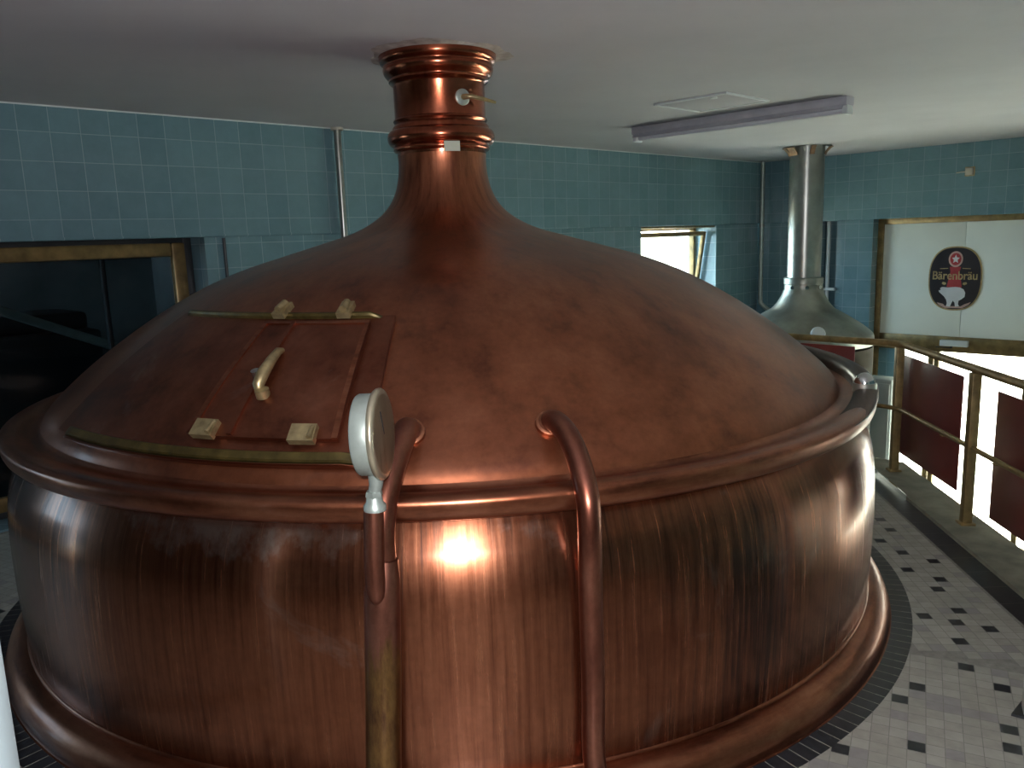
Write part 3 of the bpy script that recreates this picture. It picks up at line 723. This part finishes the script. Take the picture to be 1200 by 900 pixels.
def lay(angle, test, org):
    ca, sa = math.cos(angle), math.sin(angle); n = int(4.6 / TS)
    cells = {}
    for (bx, by) in BLK:
        if test(bx, by):
            lx = ((bx - org[0]) * ca + (by - org[1]) * sa) / TS; ly = (-(bx - org[0]) * sa + (by - org[1]) * ca) / TS
            cells[(math.floor(lx), math.floor(ly))] = 1
    for i in range(-n, n):
        for j in range(-n, n):
            cx, cy = (i + .5) * TS, (j + .5) * TS
            x = org[0] + cx * ca - cy * sa; y = org[1] + cx * sa + cy * ca
            if x * x + y * y > 4.3 ** 2 or math.hypot(x, y) < 1.90 or not test(x, y) or not in_slab(x, y): continue
            vis = x > 1.0 and y > -1.9 and y < 1.0
            rnd = random.random()
            if (i, j) in cells: mi = 4
            elif not vis and rnd < .035: mi = 4
            else: mi = 1 if rnd < .55 else (2 if rnd < .88 else 3)
            h = TS / 2 - GAP; k = len(verts)
            for (ax, ay) in ((-h, -h), (h, -h), (h, h), (-h, h)):
                px, py = cx + ax, cy + ay
                verts.append((org[0] + px * ca - py * sa, org[1] + px * sa + py * ca, ZT))
            faces.append((k, k+1, k+2, k+3)); fm.append(mi)
lay(-math.atan2(.1075, 1), lambda x, y: div_side(x, y) > .024, (2.13, -.30))
lay(R(-27), lambda x, y: div_side(x, y) < -.022, (1.60, -1.2))
# black ring round the kettle
nr_ = 236
for k in range(nr_):
    a0 = 2 * PI * (k + .03) / nr_; a1 = 2 * PI * (k + .97) / nr_; i = len(verts)
    for (r_, a) in ((1.853, a0), (1.928, a0), (1.928, a1), (1.853, a1)): verts.append((r_ * math.cos(a), r_ * math.sin(a), .0022))
    faces.append((i, i+1, i+2, i+3)); fm.append(4)
# black strip along the curb
y = -5.5
while y < YE - .05:
    y1 = y + .148; i = len(verts)
    for (xx, yy) in ((sx_in(y), y), (sx_out(y) - .004, y), (sx_out(y1) - .004, y1), (sx_in(y1), y1)): verts.append((xx, yy, .0022))
    faces.append((i, i+1, i+2, i+3)); fm.append(4); y += .15
struct(link('floor', verts, faces, None, None, False, None, mats=mats, fmat=fm))
# raised curb along the platform edge
cb_ = MB()
so = lambda y: (sx_out(y) , y); co = lambda y: (cx_out(y), y)
c_in2 = Vector((sx_out(YE - .12), YE - .12, 0)); w_in2 = to_wall(c_in2)
cb_.prism([so(-6.0), co(-6.0), (cor_out.x, cor_out.y), (wall_out.x, wall_out.y), (w_in2.x, w_in2.y), (c_in2.x, c_in2.y)], -.25, .018)
struct(cb_.build('trim_4', M['curb'], None))
mb = MB(); mb.prism([(sx_out(.55) - .004, .55), (sx_out(.55) + .004, .55), (sx_out(YE - .14) + .004, YE - .14), (sx_out(YE - .14) - .004, YE - .14)], 0, .024)
struct(mb.build('trim_5', M['chrome'], None))
# floor of the hall below
mb = MB(); mb.box((-.4, -.4, LOW - .15), (SB1 + .3, SR1 + .3, LOW)); struct(mb.build('floor', M['conc'], None, CORN, ANG_B, smooth=False)).name = 'floor_lower'
# wall under the platform edge
mb = MB()
e = [co(-6.0), (cor_out.x, cor_out.y), (wall_out.x, wall_out.y)]
ins = [(p[0] - .12, p[1] - .02) for p in e]
mb.prism([(co(-6.0)[0] - .02, -6.0), (cor_out.x - .02, cor_out.y - .02), (wall_out.x - .01, wall_out.y - .02), (wall_out.x - .2, wall_out.y - .2), (cor_out.x - .2, cor_out.y - .15), (co(-6.0)[0] - .2, -6.0)], LOW, -.25)
struct(mb.build('wall_platform', M['conc'], None, smooth=False))

# ================================================================== RAILING
P1 = Vector((2.546, 1.029, .018)); P2 = Vector((2.469, .12, .018))
dirR = (P2 - P1).normalized(); dirR.z = 0
gp_ = dirR * .912
RAILZ = .80
rl = tag(empty('railing', P1), 'golden brown metal railing with posts along the edge of the platform', 'railing')
def rp(v): return Vector(v) - P1
posts = [P1, P2, P2 + gp_, P2 + gp_ * 2, P2 + gp_ * 3]
aR = math.atan2(dirR.y, dirR.x)
backdir = -W
backposts = [P1 + backdir * d for d in (1.15, 2.30, 3.45)]
for i, p in enumerate(posts + backposts):
    mb = MB(); mb.box((-.022, -.022, 0), (.022, .022, RAILZ - .03 - .018), .004)
    if True: mb.box((-.034, -.034, 0), (.034, .034, .012), .002)
    o = mb.build('post', M['railpaint'], rl, rp(p), aR if i < len(posts) else ANG_R)
    tube('foot_bolt', [(-.028, 0, .006), (-.028, 0, .024)], .008, M['brass'], o, 8)
def rail_path(z, rr):
    a = posts[-1] + gp_ * .4; b = P1; c = backposts[-1] + backdir * .55
    pts = [a]
    bb = Vector((b.x, b.y, 0)); ra = bb + dirR * .10; rb = bb + backdir * .10
    pts += [ra + dirR * 1.0, ra]
    for k in range(1, 6):
        t = k / 6; pts.append(ra * (1 - t) ** 2 + bb * 2 * t * (1 - t) + rb * t * t)
    pts += [rb, rb + backdir * 1.5, c]
    return [Vector((p.x - P1.x, p.y - P1.y, z - P1.z)) for p in pts]
tube('top_rail', rail_path(RAILZ - .012, .024), .0205, M['railpaint'], rl, 18)
tube('mid_rail', rail_path(.405, .012), .013, M['railpaint'], rl, 14)
# hanging red panels, outside of the rails
nout = Vector((dirR.y * -1, dirR.x, 0)); nout = nout if nout.x > 0 else -nout
def panel(name, org, d, n, s0, s1, z0, z1, label):
    o = tag(empty(name, org + d * s0 + n * .045 + Vector((0, 0, z0 - org.z)), math.atan2(d.y, d.x)), label, 'panel', None)
    sgn = 1
    mb = MB(); mb.box((0, -.004, 0), (s1 - s0, .004, z1 - z0), .002); mb.build('sheet', M['redp'], o)
    for x in (.10, s1 - s0 - .10):
        mb = MB(); mb.box((x - .014, -.052, .405 - z0 - .022), (x + .014, -.003, .405 - z0 - .014), .002); mb.build('clip', M['railpaint'], o)
    return o
panel('red_panel', P1, dirR, nout, -.045, .70, .12, .715, 'dark red sheet hung on the railing between the corner post and the next post')
panel('red_panel', P2, dirR, nout, .13, .82, .095, .705, 'dark red sheet hung on the railing at the right edge of the photo')
nb = Vector((U.x * -1, U.y * -1, 0))
panel('red_panel', P1, backdir, nb, .28, 1.02, .30, .745, 'dark red sheet on the rear rail, mostly hidden behind the copper dome')

# post at the right edge of the view
sp = tag(empty('white_post', (1.812, -1.425, 0), R(-27)), 'white steel post on a black base plate at the lower right edge', 'post')
mb = MB(); mb.box((-.03, -.03, .006), (.03, .03, 1.2), .005); mb.build('post_tube', M['white'], sp)
mb = MB(); mb.prism([(-.062, -.035), (.05, -.05), (.05, .06), (-.028, .055)], .0025, .010); mb.build('base_plate', M['black'], sp)

# white painted door frame post close to the camera at the left
mb = MB(); mb.box((.0, -.03, 0), (.06, .03, 2.243), .006); 
struct(mb.build('trim_6', simple('white_enamel_blue_cast', (.66, .82, .86), .4, 0, .05, 5), None, (-.802, -2.20, 0), 0))  # white paint, with the bluish light falling on it put into the colour

# ================================================================== ROOM BEHIND THE DARK WINDOW + OUTSIDE
ar = MB()
ar.box((6.2, -2.3, -.2), (10.7, -2.2, 2.3)); ar.box((6.2, -2.2, -.2), (6.3, -.41, 2.3)); ar.box((10.6, -2.2, -.2), (10.7, -.41, .9)); ar.box((6.2, -2.2, 2.2), (10.7, -.41, 2.3)); ar.box((6.2, -2.2, -.3), (10.7, -.41, -.2)); ar.box((6.3, -2.2, -.2), (10.6, -2.19, -.19))  # end wall left short, shaped to let some daylight into this room
struct(ar.build('wall_side_room', simple('dim_side_room', (.17, .18, .18), .6, 0, .4, 2), None, CORN, ANG_B, smooth=False))
dp = tag(tube('slanting_pipe', [CORN + U * 7.05 - W * 1.0 + Vector((0, 0, .82)), CORN + U * 9.0 - W * .75 + Vector((0, 0, 1.72))], .030, M['zinc'], None, 16), 'pale pipe slanting down behind the dark window glass', 'pipe')
vc = tag(empty('dark_machine', CORN + U * 7.2 - W * 1.5 + Vector((0, 0, -.2)), ANG_B), 'dark boxy machine standing behind the dark window', 'machine')
mb = MB(); mb.box((-.1, -.4, 0), (1.1, .4, 1.15), .03, seg=3); mb.build('machine_body', M['dark'], vc)
mb = MB(); mb.box((-.05, -.3, 1.15), (1.0, .3, 1.27), .03, seg=3); mb.build('machine_lid', M['dark'], vc)
mb = MB(); mb.box((-14, -14, LOW - .30), (SB1 + 4, 0, LOW - .16))
gr = MB(); gr.box((-30, -30, -.1), (30, 30, 0)); struct(gr.build('ground', M['outside'], None, (0, 0, LOW - .2), smooth=False))
# neighbouring grey wall seen through the hopper window
mb = MB(); mb.box((3.45, 11.4, LOW - .2), (4.9, 11.8, 3.2), .01); mb.box((3.9, 11.3, LOW - .2), (3.98, 11.4, 3.2), .01)
struct(mb.build('wall_outside', simple('grey_render', (.42, .44, .50), .8, 0, .06, 4), None, smooth=False))

# ================================================================== LIGHT
wd_ = bpy.data.worlds.new('sky'); bpy.context.scene.world = wd_; wd_.use_nodes = True
nt = wd_.node_tree; bg = nt.nodes['Background']
tc = N(nt, 'ShaderNodeTexCoord'); vm = N(nt, 'ShaderNodeVectorMath', operation='DOT_PRODUCT'); L(nt, tc.outputs['Generated'], vm.inputs[0]); vm.inputs[1].default_value = (.717, .697, 0)
L(nt, ramp(nt, vm.outputs['Value'], [(0.0, (.55, .78, 1.0)), (.55, (1.0, 1.0, .88))]), bg.inputs['Color'])
bg.inputs['Strength'].default_value = 11.5

sn_ = bpy.data.lights.new('sun', 'SUN'); sn_.energy = 62; sn_.angle = R(.6); sn_.color = (1, .93, .74)
so_ = bpy.data.objects.new('sun', sn_); COL.objects.link(so_); so_.rotation_euler = (-W * .6 - Vector((0, 0, 1))).to_track_quat('-Z', 'Y').to_euler()
def portal(loc, tgt, sx, sy):
    l = bpy.data.lights.new('window_portal', 'AREA'); l.shape = 'RECTANGLE'; l.size = sx; l.size_y = sy; l.cycles.is_portal = True
    o = bpy.data.objects.new('window_portal', l); COL.objects.link(o); o.location = loc
    o.rotation_euler = (Vector(tgt) - Vector(loc)).to_track_quat('-Z', 'Y').to_euler(); return o
a = on_r(4.2, -.35) + Vector((0, 0, (LOW + .135) / 2)); portal(a, a + U, 5.4, 2.1)
a = on_b(1.62, -.42) + Vector((0, 0, 1.05)); portal(a, a + W, 1.4, 1.0)

# the camera's own flash
fl_ = bpy.data.lights.new('camera_flash', 'AREA'); fl_.shape = 'RECTANGLE'; fl_.size = .05; fl_.size_y = .03; fl_.energy = 60; fl_.color = (.98, .96, 1.0)
fo = bpy.data.objects.new('camera_flash', fl_); COL.objects.link(fo)

# ================================================================== CAMERA
cam = bpy.data.cameras.new('camera'); cam.sensor_width = 36; cam.lens = 944.1 / 1200 * 36; cam.clip_start = .02; cam.clip_end = 200
co_ = bpy.data.objects.new('camera', cam); COL.objects.link(co_)
pitch, roll = .1790, -.0342
f = Vector((0, math.cos(pitch), -math.sin(pitch))); r0 = Vector((1, 0, 0)); u0 = Vector((0, math.sin(pitch), math.cos(pitch)))
rt = r0 * math.cos(roll) + u0 * math.sin(roll); up = -r0 * math.sin(roll) + u0 * math.cos(roll)
mw = Matrix((rt, up, -f)).transposed().to_4x4(); mw.translation = CAM
co_.matrix_world = mw
fm_ = mw.copy(); fm_.translation = CAM + up * .055 - rt * .02 ; fo.matrix_world = fm_
sc = bpy.context.scene; sc.camera = co_
sc.view_settings.view_transform = 'Standard'; sc.view_settings.look = 'None'; sc.view_settings.gamma = 1; sc.view_settings.use_curve_mapping = False
sc.view_settings.exposure = 0
